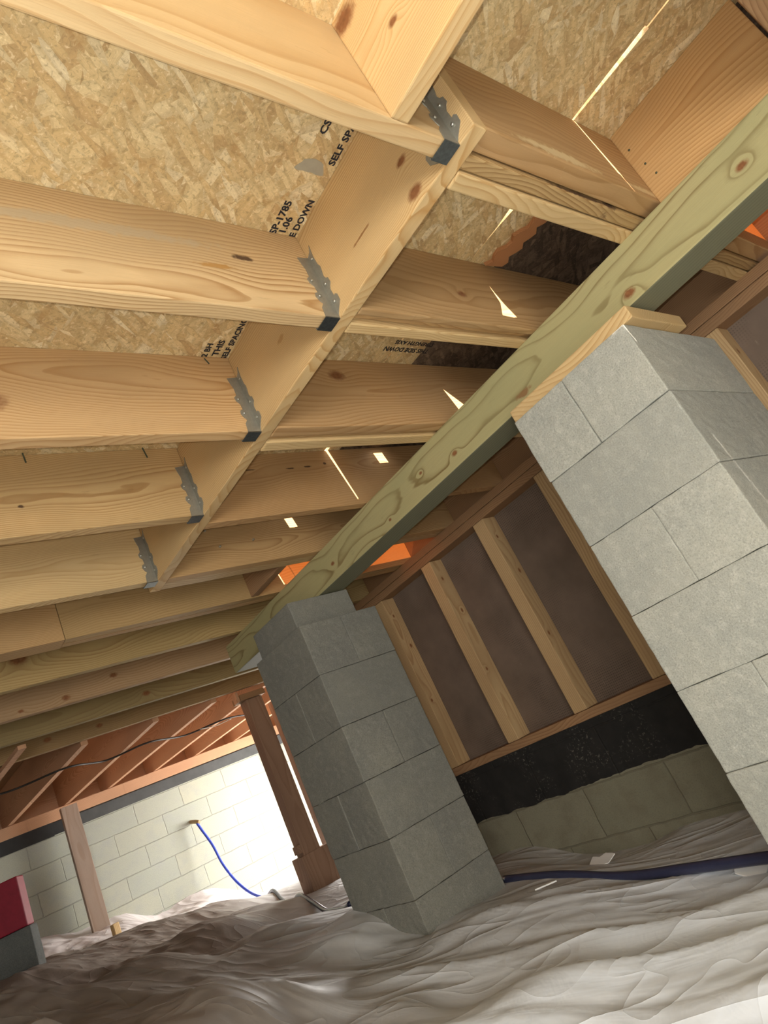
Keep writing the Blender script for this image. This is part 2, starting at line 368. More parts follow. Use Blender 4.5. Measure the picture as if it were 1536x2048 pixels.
def prism(name, poly, a0, a1, axis, mat, parent=None, order=(0, 1, 2), gporigin=None, **kw):
    """extrude a 2-D outline along axis: axis 2 -> poly in x,y ; axis 1 -> x,z ; axis 0 -> y,z"""
    def P(p, a):
        return {2: (p[0], p[1], a), 1: (p[0], a, p[1]), 0: (a, p[0], p[1])}[axis]
    n = len(poly); vs = [P(p, a0) for p in poly] + [P(p, a1) for p in poly]
    fs = [tuple(range(n)), tuple(range(2 * n - 1, n - 1, -1))] + [(i, (i + 1) % n, n + (i + 1) % n, n + i) for i in range(n)]
    return world_mesh(name, vs, fs, mat, parent, order, gporigin=gporigin or (0, 0, 0), **kw)
def tube(name, pts, r, mat, parent=None, seg=10):
    pts = [Vector(p) for p in pts]; fine = []
    for i in range(len(pts) - 1):                     # Catmull-Rom
        p0 = pts[max(i - 1, 0)]; p1 = pts[i]; p2 = pts[i + 1]; p3 = pts[min(i + 2, len(pts) - 1)]
        for k in range(8):
            t = k / 8
            fine.append(0.5 * ((2 * p1) + (-p0 + p2) * t + (2 * p0 - 5 * p1 + 4 * p2 - p3) * t * t + (-p0 + 3 * p1 - 3 * p2 + p3) * t ** 3))
    fine.append(pts[-1]); vs = []; fs = []
    for i, p in enumerate(fine):
        d = (fine[min(i + 1, len(fine) - 1)] - fine[max(i - 1, 0)]).normalized()
        a = d.cross(Vector((0, 0, 1)) if abs(d.z) < 0.9 else Vector((1, 0, 0))).normalized(); b = d.cross(a)
        for k in range(seg):
            t = 2 * math.pi * k / seg; vs.append(p + (a * math.cos(t) + b * math.sin(t)) * r)
    for i in range(len(fine) - 1):
        for k in range(seg):
            fs.append((i * seg + k, i * seg + (k + 1) % seg, (i + 1) * seg + (k + 1) % seg, (i + 1) * seg + k))
    fs += [tuple(range(seg)), tuple(range(len(vs) - 1, len(vs) - seg - 1, -1))]
    return world_mesh(name, vs, fs, mat, parent, smooth=True)

ZJ, ZD = 0.87, 1.112           # underside of joists, underside of the deck

# ------------------------------------------------------------------ ground sheet
CTRL = [(1.453, 2.12, -.52), (1.85, 2.12, -.54), (1.453, 2.517, -.41), (1.45, 1.0, -.60), (1.1, 1.5, -.56), (1.1, .8, -.60), (.5, .4, -.62),
        (0, -.5, -.62), (2.3, 1.45, -.64), (2.35, 2.0, -.67), (2.3, 2.77, -.55), (1.75, 1.1, -.63), (2.0, .5, -.66), (1.3, 3.0, -.34), (1.62, 3.3, -.46), (1.35, 4.0, -.27),
        (.25, 2.0, -.13), (.55, 2.0, -.27), (.9, 1.6, -.47), (.35, 3.0, -.075), (.8, 3.1, -.20), (.6, 4.5, -.07), (1.03, 6.1, -.02), (1.49, 6.1, -.10), (.9, 5.2, -.09), (1.3, 5.2, -.17), (1.7, 5.3, -.27),
        (2.2, 6.1, -.25), (3.06, 6.1, -.50), (3.7, 5.0, -.52), (2.3, 4.6, -.50), (1.93, 3.6, -.50), (2.55, 5.7, -.47), (1.8, 4.5, -.34), (1.5, 5.2, -.18), (-1.5, 2, -.1), (-1.5, 5, -.05), (-1.2, -1, -.5), (-.4, 1.2, -.35), (.3, 1.2, -.50), (3.4, 3.6, -.55)]
def ground(x, y):
    s = t = 0.0
    for cx, cy, cz in CTRL:
        d2 = (x - cx) ** 2 + (y - cy) ** 2
        wgt = 1.0 / (d2 + 0.012) ** 1.6
        s += wgt * cz; t += wgt
    z = s / t
    def ridge(p): return 1.0 - abs(noise.noise(p)) * 2.0
    left = max(0.0, min(1.0, (0.2 - (x - y * 0.42)) / 0.4))
    z += 0.022 * noise.noise(Vector((x * 1.9, y * 1.1, 4.0)))
    for (px, py, dx, dy, wd, ht, ln, bend) in FOLDS:
        ax, ay = x - px, y - py
        t_ = ax * dx + ay * dy
        if abs(t_) > ln * 1.6: continue
        n_ = ax * dy - ay * dx + bend * t_ * t_
        q = n_ / (wd if n_ > 0 else wd * 0.42)
        if abs(q) > 4: continue
        z += ht * math.exp(-abs(q) ** 1.35) * math.exp(-(t_ / ln) ** 4)
    z += 0.007 * (ridge(Vector((x * 2.3 + 7, y * 1.6, 9.0))) - .6) * (1 + left)
    z += 0.002 * (ridge(Vector((x * 8, y * 6, 2.0))) - .6) + left * 0.010 * (ridge(Vector((x * 9, y * 7, 6.0))) - .6)
    # sheet drawn up against the far wall
    if y > 6.0: z += (y - 6.0) ** 2 * 1.4
    return z - 0.006
FR = random.Random(11); FOLDS = []
for k in range(15):
    px, py = FR.uniform(.3, 2.3), FR.uniform(.2, 3.6); a = math.atan2(.9, -.44) + FR.uniform(-.45, .45)
    FOLDS.append((px, py, math.cos(a), math.sin(a), FR.uniform(.05, .13), FR.uniform(.008, .02), FR.uniform(.35, .9), FR.uniform(-.25, .25)))
for k in range(14):
    px, py = FR.uniform(-.2, 1.9), FR.uniform(1.8, 5.6); a = FR.uniform(-.5, .9)
    FOLDS.append((px, py, math.cos(a), math.sin(a), FR.uniform(.04, .10), FR.uniform(.008, .02), FR.uniform(.25, .7), FR.uniform(-.4, .4)))
# long folds seen from the camera
for (xa, ya, xb, yb, wd, ht) in ((1.03, 1.42, 1.40, .80, .12, .038), (1.12, 1.90, 1.62, .85, .10, .032), (1.30, 2.30, 1.85, 1.20, .06, .018), (.9, 1.3, 1.25, .55, .13, .035)):
    L_ = math.hypot(xb - xa, yb - ya); FOLDS.append(((xa + xb) / 2, (ya + yb) / 2, (xb - xa) / L_, (yb - ya) / L_, wd, ht, L_ * .62, .1))
def build_ground():
    x0, x1, y0, y1, st = -2.2, 3.72, -2.0, 6.24, 0.02
    nx = int((x1 - x0) / st); ny = int((y1 - y0) / st)
    vs = [(x0 + i * st, y0 + j * st, ground(x0 + i * st, y0 + j * st)) for j in range(ny + 1) for i in range(nx + 1)]
    fs = [(j * (nx + 1) + i, j * (nx + 1) + i + 1, (j + 1) * (nx + 1) + i + 1, (j + 1) * (nx + 1) + i) for j in range(ny) for i in range(nx)]
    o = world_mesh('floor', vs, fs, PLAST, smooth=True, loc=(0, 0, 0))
    for p in o.data.polygons:
        if p.normal.z < 0: p.flip()
    return props(o, kind='structure', label='wrinkled whitish plastic sheeting laid over the crawl space ground')
build_ground()

# ------------------------------------------------------------------ deck (the ceiling of the crawl space)
def deck(x0, x1, y0, y1, mat, z=ZD, t=0.018):
    o = box('ceiling', x0, x1, y0, y1, z, z + t, mat, bev=0, order=(0, 1, 2)); return props(o, kind='structure')
def deckpoly(poly, mat, z=ZD, t=0.018):
    return props(prism('ceiling', poly, z, z + t, 2, mat), kind='structure')
OSBX = 1.44
main = deckpoly([(-2.2, -2.0), (OSBX, -2.0), (OSBX, 2.9), (-2.2, 2.9)], OSB)
main['label'] = 'large oriented strand board deck seen from below, left of the wooden girder'
XB = 1.64
# bay by bay between the sheet and the old dark deck: left edge polyline, right edge polyline (the crack between)
BAYS = [(-2.0, 0.36, [(1.50, -2.0), (1.4955, .125), (1.489, .126), (1.494, .36)], [(1.501, -2.0), (1.5005, .125), (1.506, .126), (1.5, .36)]),
        (.36, .79, [(1.53, .36), (1.53, .52), (1.475, .525), (1.5235, .597), (1.530, .65), (1.531, .79)], [(1.531, .36), (1.531, .52), (1.556, .525), (1.538, .597), (1.5335, .65), (1.5325, .79)]),
        (.79, 1.23, [(1.512, .79), (1.512, .93), (1.512, .931), (1.512, 1.23)], [(1.5125, .79), (1.5125, .93), (1.5155, .931), (1.5145, 1.23)]),
        (1.23, 1.70, [(1.57, 1.23), (1.57, 1.42), (1.569, 1.421), (1.568, 1.70)], [(1.571, 1.23), (1.571, 1.42), (1.577, 1.421), (1.583, 1.70)]),
        (1.70, 2.9, [(1.55, 1.70), (1.55, 1.905), (1.53, 1.906), (1.53, 1.975), (1.55, 1.976), (1.55, 2.30), (1.53, 2.301), (1.53, 2.37), (1.55, 2.371), (1.55, 2.9)],
                     [(1.551, 1.70), (1.551, 1.905), (1.572, 1.906), (1.572, 1.975), (1.551, 1.976), (1.551, 2.30), (1.575, 2.301), (1.575, 2.37), (1.551, 2.371), (1.551, 2.9)])]
for (ya, yb, le, re) in BAYS:
    deckpoly([(OSBX, ya)] + le + [(OSBX, yb)], OSB)
    xb = 1.70 if ya < 0 else XB
    deckpoly(re + [(xb, yb), (xb, ya)], OSB)
# old dark deck beyond the sheet edge, with the gaps that let the sun in
def dark_cells(x0, x1, y0, y1, holes):
    """rectangles x0..x1 split around holes (hx0,hx1,hy0,hy1) by rows"""
    ys = sorted({y0, y1, *[h[2] for h in holes], *[h[3] for h in holes]})
    for a, b in zip(ys, ys[1:]):
        xs = [x0]
        for h in sorted(holes):
            if h[2] <= a and h[3] >= b: xs += [h[0], h[1]]
        xs.append(x1)
        for i in range(0, len(xs), 2): deck(xs[i], xs[i + 1], a, b, OSB_D)
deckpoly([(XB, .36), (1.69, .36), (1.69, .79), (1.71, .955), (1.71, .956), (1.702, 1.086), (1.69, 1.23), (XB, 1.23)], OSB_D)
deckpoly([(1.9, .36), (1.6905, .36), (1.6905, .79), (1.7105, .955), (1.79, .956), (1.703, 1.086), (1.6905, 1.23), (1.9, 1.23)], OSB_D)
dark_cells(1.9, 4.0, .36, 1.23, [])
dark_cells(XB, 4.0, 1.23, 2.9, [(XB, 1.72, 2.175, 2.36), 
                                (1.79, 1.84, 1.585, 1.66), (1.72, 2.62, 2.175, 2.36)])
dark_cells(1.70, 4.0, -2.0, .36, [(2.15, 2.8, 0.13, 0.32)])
def film():
    N = NT('orange_light_filter'); t = N.n('ShaderNodeBsdfTransparent'); t.inputs[0].default_value = (0.42, 0.255, 0.15, 1)
    N.t.links.new(t.outputs[0], N.out.inputs['Surface']); return N.m
FILM = film()  # added unseen filter, turns the sun through two deck holes orange
for (fx0, fx1, fy0, fy1) in ((1.645, 2.64, 2.16, 2.38), (2.12, 2.83, .11, .335)):
    o = box('ceiling', fx0, fx1, fy0, fy1, ZD + .0185, ZD + .0195, FILM, bev=0); props(o, kind='structure', label='added orange filter film tinting the sun over a hole in the deck')
deck(-2.2, 4.0, 2.9, 6.4, OLD_D)

# printed lettering on the sheet
def lettering(txt, x, y, size, direction='-y', sx=1.0, font_x=0.0):
    cu = bpy.data.curves.new('lettering', 'FONT'); cu.body = txt; cu.size = size; cu.extrude = 0.0003; cu.resolution_u = 2
    cu.offset = size * 0.03; cu.align_x = 'LEFT'
    tmp = bpy.data.objects.new('tmp', cu); COL.objects.link(tmp)
    dg = bpy.context.evaluated_depsgraph_get(); dg.update()
    me = bpy.data.meshes.new_from_object(tmp.evaluated_get(dg)); COL.objects.unlink(tmp); bpy.data.objects.remove(tmp)
    if direction == '-y': rx, ry = Vector((0, -1, 0)), Vector((-1, 0, 0))
    else: rx, ry = Vector((-1, 0, 0)), Vector((0, 1, 0))
    for v in me.vertices:
        p = v.co.copy(); v.co = rx * p.x * sx + ry * p.y + Vector((0, 0, -1)) * p.z
    me.materials.clear()
    o = attach('printed_lettering', me, INK, main, Vector((x, y, ZD - 0.0006))); o['label'] = 'black printed lettering'
    return o
for t in (('PSP-1785', .900, .825, .024, 1.12), ('1.06', .922, .806, .024, 1.1), ('SIDE DOWN', .951, .845, .022, 1.1), ('SELF SPACING', .949, .622, .022, 1.15),
          ('CSA', .892, .566, .022, 1.2), ('2 BH', .893, 1.217, .022, 1.15), ('THIS', .922, 1.21, .024, 1.2), ('SELF SPACING', .951, 1.222, .022, 1.1)):
    lettering(t[0], t[1], t[2], t[3], '-y', t[4])
for b in BAYS[:1]:
    pass
t2 = lettering('THIS SIDE DOWN', 1.665, 1.128, .026, '-x', 0.95)
t2 = lettering('STRENGTH AXIS', 1.665, 1.098, .022, '-x', 1.05)
sm = []
for i in range(28):
    a = 2 * math.pi * i / 28; r = 1 + 0.25 * noise.noise(Vector((math.cos(a) * 2, math.sin(a) * 2, 4)))
    sm.append((.900 + .036 * r * math.cos(a), .640 + .016 * r * math.sin(a) + .006 * math.cos(a * 2)))
o = prism('glue_smudge', sm, ZD - 0.0005, ZD, 2, SMUDGE, main); o['label'] = 'grey smudge on the board'

# ------------------------------------------------------------------ floor joists
def joist(name, x0, x1, y0, y1, label, mat=PINE, z0=ZJ, z1=ZD, **kw):
    return props(box(name, x0, x1, y0, y1, z0, z1, mat, **kw), label=label, cat='joist', group='floor joists')
def kmat(base, knots, cracks=(), n='pine_wood_knots', ring=0.0062):
    return wood(n, base[0], base[1], knots=knots, cracks=cracks, ring=ring)
XL0, XLE = -2.15, 0.955
cxL = (XL0 + XLE) / 2; zc = (ZJ + ZD) / 2
DK = (0.07, 0.035, 0.02)
mL1 = wood('pine_hung_a', (0.66, 0.465, 0.24), (0.44, 0.235, 0.075), ring=0.016)
mL2 = kmat((PE, PL), (), ((.775 - cxL, 1.010 - zc, .026, .010, DK), (.70 - cxL, .975 - zc, .05, .008, (0.45, 0.24, 0.07)), (.45 - cxL, 1.03 - zc, .3, .018, (0.50, 0.39, 0.24))), 'pine_hung_b')
mL3 = kmat(((0.66, 0.43, 0.21), (0.42, 0.21, 0.065)), ((.345 - cxL, .965 - zc, .032),), (), 'pine_hung_c', 0.0058)
mL4 = kmat(((0.62, 0.42, 0.195), PL), (), ((.482 - cxL, .955 - zc, .010, .006, DK),), 'pine_hung_d', 0.0055)
joist('floor_joist', XL0, XLE, .384, .422, 'pine floor joist at the top left, nearest the camera, on a strap hanger', mL1, offs=(0.02, 0.2))
L2 = joist('floor_joist', XL0, XLE, .807, .845, 'pine floor joist with dark split knot, second of the hanger-hung row', mL2, offs=(-0.06, 0.05))
L3 = joist('floor_joist', XL0, XLE, 1.215, 1.253, 'pine floor joist with dense straight grain, third of the hanger-hung row', mL3, offs=(0.03, 0.045))
L4 = joist('floor_joist', XL0, XLE, 1.627, 1.665, 'pine floor joist with two nails poking down at its top, fourth of the hung row', mL4, offs=(0.0, 0.035))
joist('floor_joist', XL0, XLE, 2.058, 2.096, 'pine floor joist with wavy grain, last and farthest of the hanger-hung row', PINE_B, offs=(-0.02, 0.028))
XR0, XR1 = 0.997, 2.49
cxR = (XR0 + XR1) / 2
def plies(y0, y1, label, parts, mats):
    root = empty('floor_joist', (cxR, (y0 + y1) / 2, ZJ), label=label, cat='joist', group='floor joists')
    for (a, b, z), m in zip(parts, mats): box('joist_ply', XR0, XR1, a, b, z, ZD, m, root, bev=0.004)
    return root
mR1 = wood('pine_ply_wane', (0.55, 0.34, 0.155), (0.38, 0.20, 0.07), ring=0.014,
           cracks=((1.25 - cxR, .895 - zc, .16, .016, (0.66, 0.50, 0.27)), (1.62 - cxR, .90 - zc, .10, .012, (0.66, 0.50, 0.27))))
mR1b = wood('pine_ply_pitch', (0.52, 0.35, 0.16), (0.28, 0.15, 0.05), cracks=((1.38 - cxR, .880 - zc, .16, .007, DK), (1.50 - cxR, .882 - zc, .03, .012, DK)), ring=0.005)
plies(.345, .465, 'doubled floor joist with wane and dark pitch, nearest the camera right of the hanger board',
      ((.345, .392, .882), (.395, .425, .872), (.428, .465, .866)), (mR1, mR1b, PINE_B))
mR2 = wood('pine_r_b', (0.50, 0.32, 0.15), (0.34, 0.185, 0.07), knots=((1.397 - cxR, .97 - zc, .012),), ring=0.011)
plies(.773, .85, 'doubled floor joist with a small round knot, crossing the girder left of the nearer pier',
      ((.773, .793, .868), (.794, .818, .884), (.819, .85, .868)), (mR2, PINE_C, PINE_B))
mR3 = wood('pine_r_c', (0.56, 0.35, 0.165), (0.38, 0.19, 0.065), knots=((1.288 - cxR, 1.052 - zc, .021),), ring=0.011)
plies(1.2, 1.305, 'doubled floor joist with a big round knot by the hanger board',
      ((1.2, 1.242, .868), (1.244, 1.262, .876), (1.264, 1.305, .866)), (mR3, PINE_C, PINE_B))
mR4 = wood('pine_r_d', (0.54, 0.33, 0.15), (0.38, 0.19, 0.07), cracks=((1.22 - cxR, 1.051 - zc, .02, .004, DK), (1.38 - cxR, 1.045 - zc, .02, .004, DK), (1.46 - cxR, 1.047 - zc, .02, .004, DK), (1.54 - cxR, 1.055 - zc, .008, .006, DK)), ring=0.0055)
joist('floor_joist', XR0, XR1, 1.69, 1.728, 'brownish floor joist with a row of short dark pitch streaks, right of the hanger board', mR4, offs=(0.05, 0.03))
R5 = plies(2.06, 2.155, 'doubled floor joist with bright nail tips, right of the hanger board end', ((2.06, 2.098, .87), (2.10, 2.155, .872)), (PINE_C, PINE))
mC1 = wood('pine_c_a', (0.50, 0.335, 0.15), (0.33, 0.185, 0.07), ring=0.008)
root = empty('floor_joist', (0.2, 2.48, ZJ), label='long doubled floor joist running full width just past the hanger board end', cat='joist', group='floor joists')
box('joist_ply', XL0, 0.738, 2.436, 2.52, ZJ, ZD, PINE_C, root, bev=.0015); box('joist_ply', 0.74, XR1, 2.436, 2.476, ZJ, ZD, mC1, root, bev=.0015); box('joist_ply', 0.74, XR1, 2.486, 2.52, ZJ + 0.002, ZD, PINE_C, root)
joist('floor_joist', XL0, XR1, 2.862, 2.90, 'floor joist with a large oval knot, second full-width joist past the hanger board',
      wood('pine_c_b', (0.50, 0.36, 0.155), (0.34, 0.20, 0.075), knots=((.68 - (XL0 + XR1) / 2, .985 - zc, .026),), ring=0.0075), offs=(0.0, 0.05))
joist('floor_joist', XL0, XR1, 3.29, 3.328, 'pinkish floor joist with several small dark knots, near the girder end',
      wood('pine_c_c', (0.50, 0.33, 0.18), (0.36, 0.205, 0.09), knots=((1.16 - .17, .945 - zc, .014), (.93 - .17, .90 - zc, .014), (.74 - .17, .895 - zc, .009)), ring=0.012), offs=(0.1, 0.06))
joist('floor_joist', XL0, XR1, 3.72, 3.758, 'shaded olive-brown floor joist, next to last before the old framing',
      wood('pine_c_d', (0.36, 0.27, 0.12), (0.26, 0.165, 0.07), knots=((1.45 - .17, .92 - zc, .016), (.4 - .17, .94 - zc, .015)), ring=0.01))
joist('floor_joist', XL0, XR1, 4.14, 4.178, 'farthest new floor joist, its lower edge catching the daylight',
      wood('pine_c_e', (0.40, 0.26, 0.12), (0.28, 0.16, 0.065), knots=((1.3 - .17, .92 - zc, .014), (1.02 - .17, .93 - zc, .016)), ring=0.01))
# nails showing on joists
def nail(parent, a, b, r, mat, label):
    o = tube('nail', [a, b], r, mat, parent, 8); o['label'] = label; return o
nail(L4, (.520, 1.620, ZD), (.522, 1.621, 1.083), .0022, NAIL_D, 'dark nail poking down beside the joist')
nail(L4, (.845, 1.620, ZD), (.850, 1.621, 1.078), .0022, NAIL_D, 'dark nail poking down beside the joist')
nail(L3, (.880, 1.209, 1.100), (.889, 1.211, 1.084), .0018, NAIL_D, 'dark nail beside the joist')
for (nx, nz) in ((1.19, 1.03), (1.225, .958), (1.37, .965)):
    nail(R5, (nx, 2.052, nz), (nx, 2.061, nz), .004, NAIL, 'bright nail tip')

# hanger board and the short board in front of it
hy0, hy1 = .342, 2.15
cy = (hy0 + hy1) / 2
mH = wood('pine_hanger_board', (0.69, 0.485, 0.24), (0.50, 0.27, 0.085), knots=((.502 - cy, .893 - zc, .0145), (.493 - cy, .966 - zc, .010)),
          cracks=((.655 - cy, .948 - zc, .035, .0035, (0.25, 0.12, 0.04)), (1.0 - cy, .985 - zc, .02, .008, (0.45, 0.27, 0.1))), ring=0.0045)
props(box('hanger_board', .957, .995, hy0, hy1, ZJ - .002, ZD, mH, offs=(0.14, 0.03)),
      label='long pine header board carrying the row of steel joist hangers, knots near its cut end', cat='beam')
props(box('header_board', .795, .833, -.9, .384, ZJ, ZD, wood('pine_header', (0.71, 0.50, 0.25), (0.52, 0.28, 0.09),
      knots=((.296 + .258, .976 - zc, .008), (.361 + .258, 1.085 - zc, .022)), ring=0.0045), offs=(0.02, 0.03)),
      label='pine header board at the top edge, butting against the nearest hung joist', cat='beam')
props(box('girder_blocking', 1.665, 1.703, .0, .345, .872, ZD, wood('pine_blocking', (0.62, 0.38, 0.165), (0.42, 0.215, 0.07), ring=0.0085), offs=(0.01, -0.03)),
      label='upright pine blocking with bold straight grain, standing on the girder at the top right', cat='board')
for (ny, nz) in ((.327, 1.045), (.318, .985), (.312, .945)):
    nail(bpy.data.objects['girder_blocking'], (1.6655, ny, nz), (1.664, ny, nz), .0028, NAIL_D, 'dark nail head')
joist('floor_joist', 1.0, XR1, -.05, -.006, 'dark floor joist at the top right corner, behind the upright blocking', OLD_D)

# torn strip of board at the sheet edge, orange sunlight put into its colour
zz = []
rng = random.Random(3)
left = [(1.588 + .012 * math.sin(i * 1.7) + i * .0045 + rng.uniform(-.004, .004), .768 - i * .018) for i in range(13)]
right_ = [(1.655 + .008 * math.sin(i * 2.1) + i * .002 + rng.uniform(-.005, .005), .760 - i * .018) for i in range(13)]
props(prism('splintered_board', left + right_[::-1], ZD - .012, ZD - .0005, 2, SPLINT, order=(1, 0, 2)),
      label='splintered torn strip of wood under the deck, sunlit orange put into its colour, beside the girder', cat='board')
props(box('blocking', 1.50, 1.538, 2.157, 2.434, .873, ZD, OLD_D), label='short blocking board between two joists, left of the orange sunlit joist face', cat='board')

# ------------------------------------------------------------------ joist hangers
def hanger(y0, y1, label, near_only=False):
    xf = .957; root = empty('joist_hanger', (xf - .02, (y0 + y1) / 2, ZJ - .004), label=label, cat='hanger', group='steel joist hangers')
    zt = 1.045; e = .0014
    # side plate on the joist, scalloped edge, (x,z)
    side = [(xf, ZJ - .002), (.918, ZJ - .002), (.921, .893), (.930, .905), (.924, .912), (.919, .924), (.922, .934), (.931, .938), (.930, .955), (.922, .964), (.921, .976),
            (.930, .984), (.931, 1.005), (.927, 1.02), (.924, zt - .006), (xf, zt - .002)]
    for s, yy in ((-1, y0), (1, y1)):
        a = yy - e * 1.5 if s < 0 else yy + e * .5
        prism('side_plate', side, a, a + e, 1, STEEL, root)
        # flange on the header, toothed outer edge, (y,z)
        f = [(0, ZJ + .001), (.010, ZJ + .012), (.026, .896), (.027, .912), (.022, .918), (.017, .916), (.016, .936), (.021, .944), (.026, .948), (.025, .962), (.019, .966), (.016, .975),
             (.019, .988), (.021, 1.0), (.017, 1.01), (.016, 1.035), (.020, zt + .018), (.012, zt + .004), (0, zt - .002)]
        pl = [((yy + s * p[0]), p[1]) for p in f]
        prism('nailing_flange', pl, xf - e * 1.4, xf - e * .4, 0, STEEL, root)
    seat = [(.918, y0 - e), (xf, y0 - e), (xf, y1 + e), (.918, y1 + e)]
    o = prism('seat', seat, ZJ - .0045, ZJ - .003, 2, STEEL_D, root); o['label'] = 'dark scratched steel seat'
    for zz_ in (.925, .970):
        tube('nail_head', [(.929, y0 - .003, zz_), (.929, y0 - .0055, zz_)], .0034, NAIL, root, 8)
    for zz_ in (.905, .955, 1.03):
        tube('nail_head', [(xf - .003, y0 - .012, zz_), (xf - .0055, y0 - .012, zz_)], .0034, NAIL, root, 8)
    return root
hanger(.384, .422, 'shiny steel joist hanger at the cut end of the header board, nearest the camera')
hanger(.807, .845, 'steel joist hanger holding the joist with the dark split knot')
hanger(1.215, 1.253, 'steel joist hanger third down the header board')
hanger(1.627, 1.665, 'steel joist hanger holding the joist with two nails at its top')
hanger(2.058, 2.096, 'steel joist hanger farthest along the header board')

# ------------------------------------------------------------------ girder
gy0, gy1 = -1.0, 3.06; gc = (gy0 + gy1) / 2; gz = (.724 + .868) / 2
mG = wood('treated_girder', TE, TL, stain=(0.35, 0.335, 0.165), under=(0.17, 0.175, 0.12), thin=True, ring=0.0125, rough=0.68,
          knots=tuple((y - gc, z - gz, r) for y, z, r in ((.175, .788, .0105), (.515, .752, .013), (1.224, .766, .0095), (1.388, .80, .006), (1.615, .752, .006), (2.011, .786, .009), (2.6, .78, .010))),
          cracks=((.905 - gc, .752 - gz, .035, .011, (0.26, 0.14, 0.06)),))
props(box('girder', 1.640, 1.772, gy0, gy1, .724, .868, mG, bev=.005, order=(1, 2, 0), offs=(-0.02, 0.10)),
      label='long greenish pressure-treated timber girder resting on both concrete block piers', cat='beam')

# ------------------------------------------------------------------ piers
def block(parent, x0, x1, y0, y1, z0, z1, mat, j=0.0008):
    dx, dy = random.uniform(-j, j) * 2, random.uniform(-j, j) * 2
    return box('concrete_block', x0 + .0006 + dx, x1 - .0006 + dx, y0 + .0006 + dy, y1 - .0006 + dy, z0 + .0004, z1 - .0004, mat, parent, bev=.004, order=(0, 1, 2), rough=.0016, cuts=9)
random.seed(21)
p1 = empty('block_pier', (1.85, .75, -.75), label='pale grey concrete block pier on the right, nearest the camera', cat='pier', group='concrete block piers')
X0, X1, Y0, Y1 = 1.578, 2.126, .548, .945
z = .677
for c in range(7):
    zt = z - c * .2032; zb = zt - .2032
    if c % 2 == 0:
        ym = (Y0 + Y1) / 2 + (.012 if c == 0 else -.004)
        block(p1, X0, X1, Y0, ym, zb, zt, BLOCK); block(p1, X0, X1, ym, Y1, zb, zt, BLOCK)
    else:
        xm = 1.857
        block(p1, X0, xm, Y0, Y1, zb, zt, BLOCK); block(p1, xm, X1, Y0, Y1, zb, zt, BLOCK)
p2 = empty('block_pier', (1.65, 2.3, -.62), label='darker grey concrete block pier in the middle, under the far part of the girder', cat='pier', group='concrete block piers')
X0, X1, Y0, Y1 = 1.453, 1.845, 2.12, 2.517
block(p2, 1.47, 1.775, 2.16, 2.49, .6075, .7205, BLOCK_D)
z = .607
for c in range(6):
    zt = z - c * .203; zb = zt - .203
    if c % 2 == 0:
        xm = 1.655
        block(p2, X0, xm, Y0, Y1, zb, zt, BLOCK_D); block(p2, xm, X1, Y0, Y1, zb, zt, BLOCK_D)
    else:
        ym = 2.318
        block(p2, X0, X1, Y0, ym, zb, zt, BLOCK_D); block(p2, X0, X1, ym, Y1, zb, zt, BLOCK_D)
random.seed(5)
props(box('pier_cap_board', 1.592, 1.90, .525, .95, .6785, .7165, PINE_B, bev=.004, order=(1, 0, 2)), label='pale wooden cap board lying on the nearer block pier', cat='board')
props(box('shim', 1.70, 1.93, .535, .60, .7175, .7235, OLD), label='thin brown wooden shim between cap board and girder on the nearer pier', cat='shim')
sh = props(box('shim', 1.60, 1.636, 2.46, 2.66, .715, .740, PINE), label='small wooden wedge beside the girder on the farther pier', cat='shim')

# ------------------------------------------------------------------ right wall: block foundation, framed wall on top
W = 2.40
def wallplane(name, x0, x1, y0, y1, z0, z1, mat, order, origin=(0, 0, 0)):
    vs = [(x, y, z_) for x in (x0, x1) for y in (y0, y1) for z_ in (z0, z1)]
    fs = [(0, 1, 3, 2), (4, 6, 7, 5), (0, 4, 5, 1), (2, 3, 7, 6), (0, 2, 6, 4), (1, 5, 7, 3)]
    return world_mesh(name, vs, fs, mat, order=order, gporigin=origin)
props(wallplane('wall_right', W, W + .2, -2.0, 3.42, -1.0, -.173, WALL_R, (1, 2, 0)), kind='structure', label='block foundation wall with a black coated band')
fw = empty('framed_wall', (W + .05, 1.2, -.173), label='wooden stud wall with dark brown board behind it, standing on the right foundation', cat='wall framing')
props(box('sill_plate', W - .006, W + .10, -2.0, 3.42, -.172, -.134, OLD_D, fw))
box('top_plate', W, W + .09, -2.0, 3.42, .829, .867, OLD_D, fw); box('top_plate', W, W + .09, -2.0, 3.42, .789, .827, OLD_D, fw)
for yfar in (-.10, .27, .665, 1.085, 1.495, 1.905, 2.325, 2.77, 3.19):
    box('stud', W, W + .088, yfar - .072, yfar, -.133, .788, STUDW, fw, bev=.004)
o = world_mesh('sheathing', [(x, y, z_) for x in (W + .089, W + .10) for y in (-2.0, 3.42) for z_ in (-.134, .828)],
           [(0, 1, 3, 2), (4, 6, 7, 5), (0, 4, 5, 1), (2, 3, 7, 6), (0, 2, 6, 4), (1, 5, 7, 3)], HARD, fw, order=(1, 2, 0)); o['label'] = 'dark brown perforated hardboard'
# closing boards above the plates
props(box('trim_1', 2.492, 2.52, -2.0, 3.42, .868, ZD, OLD_D), kind='structure')

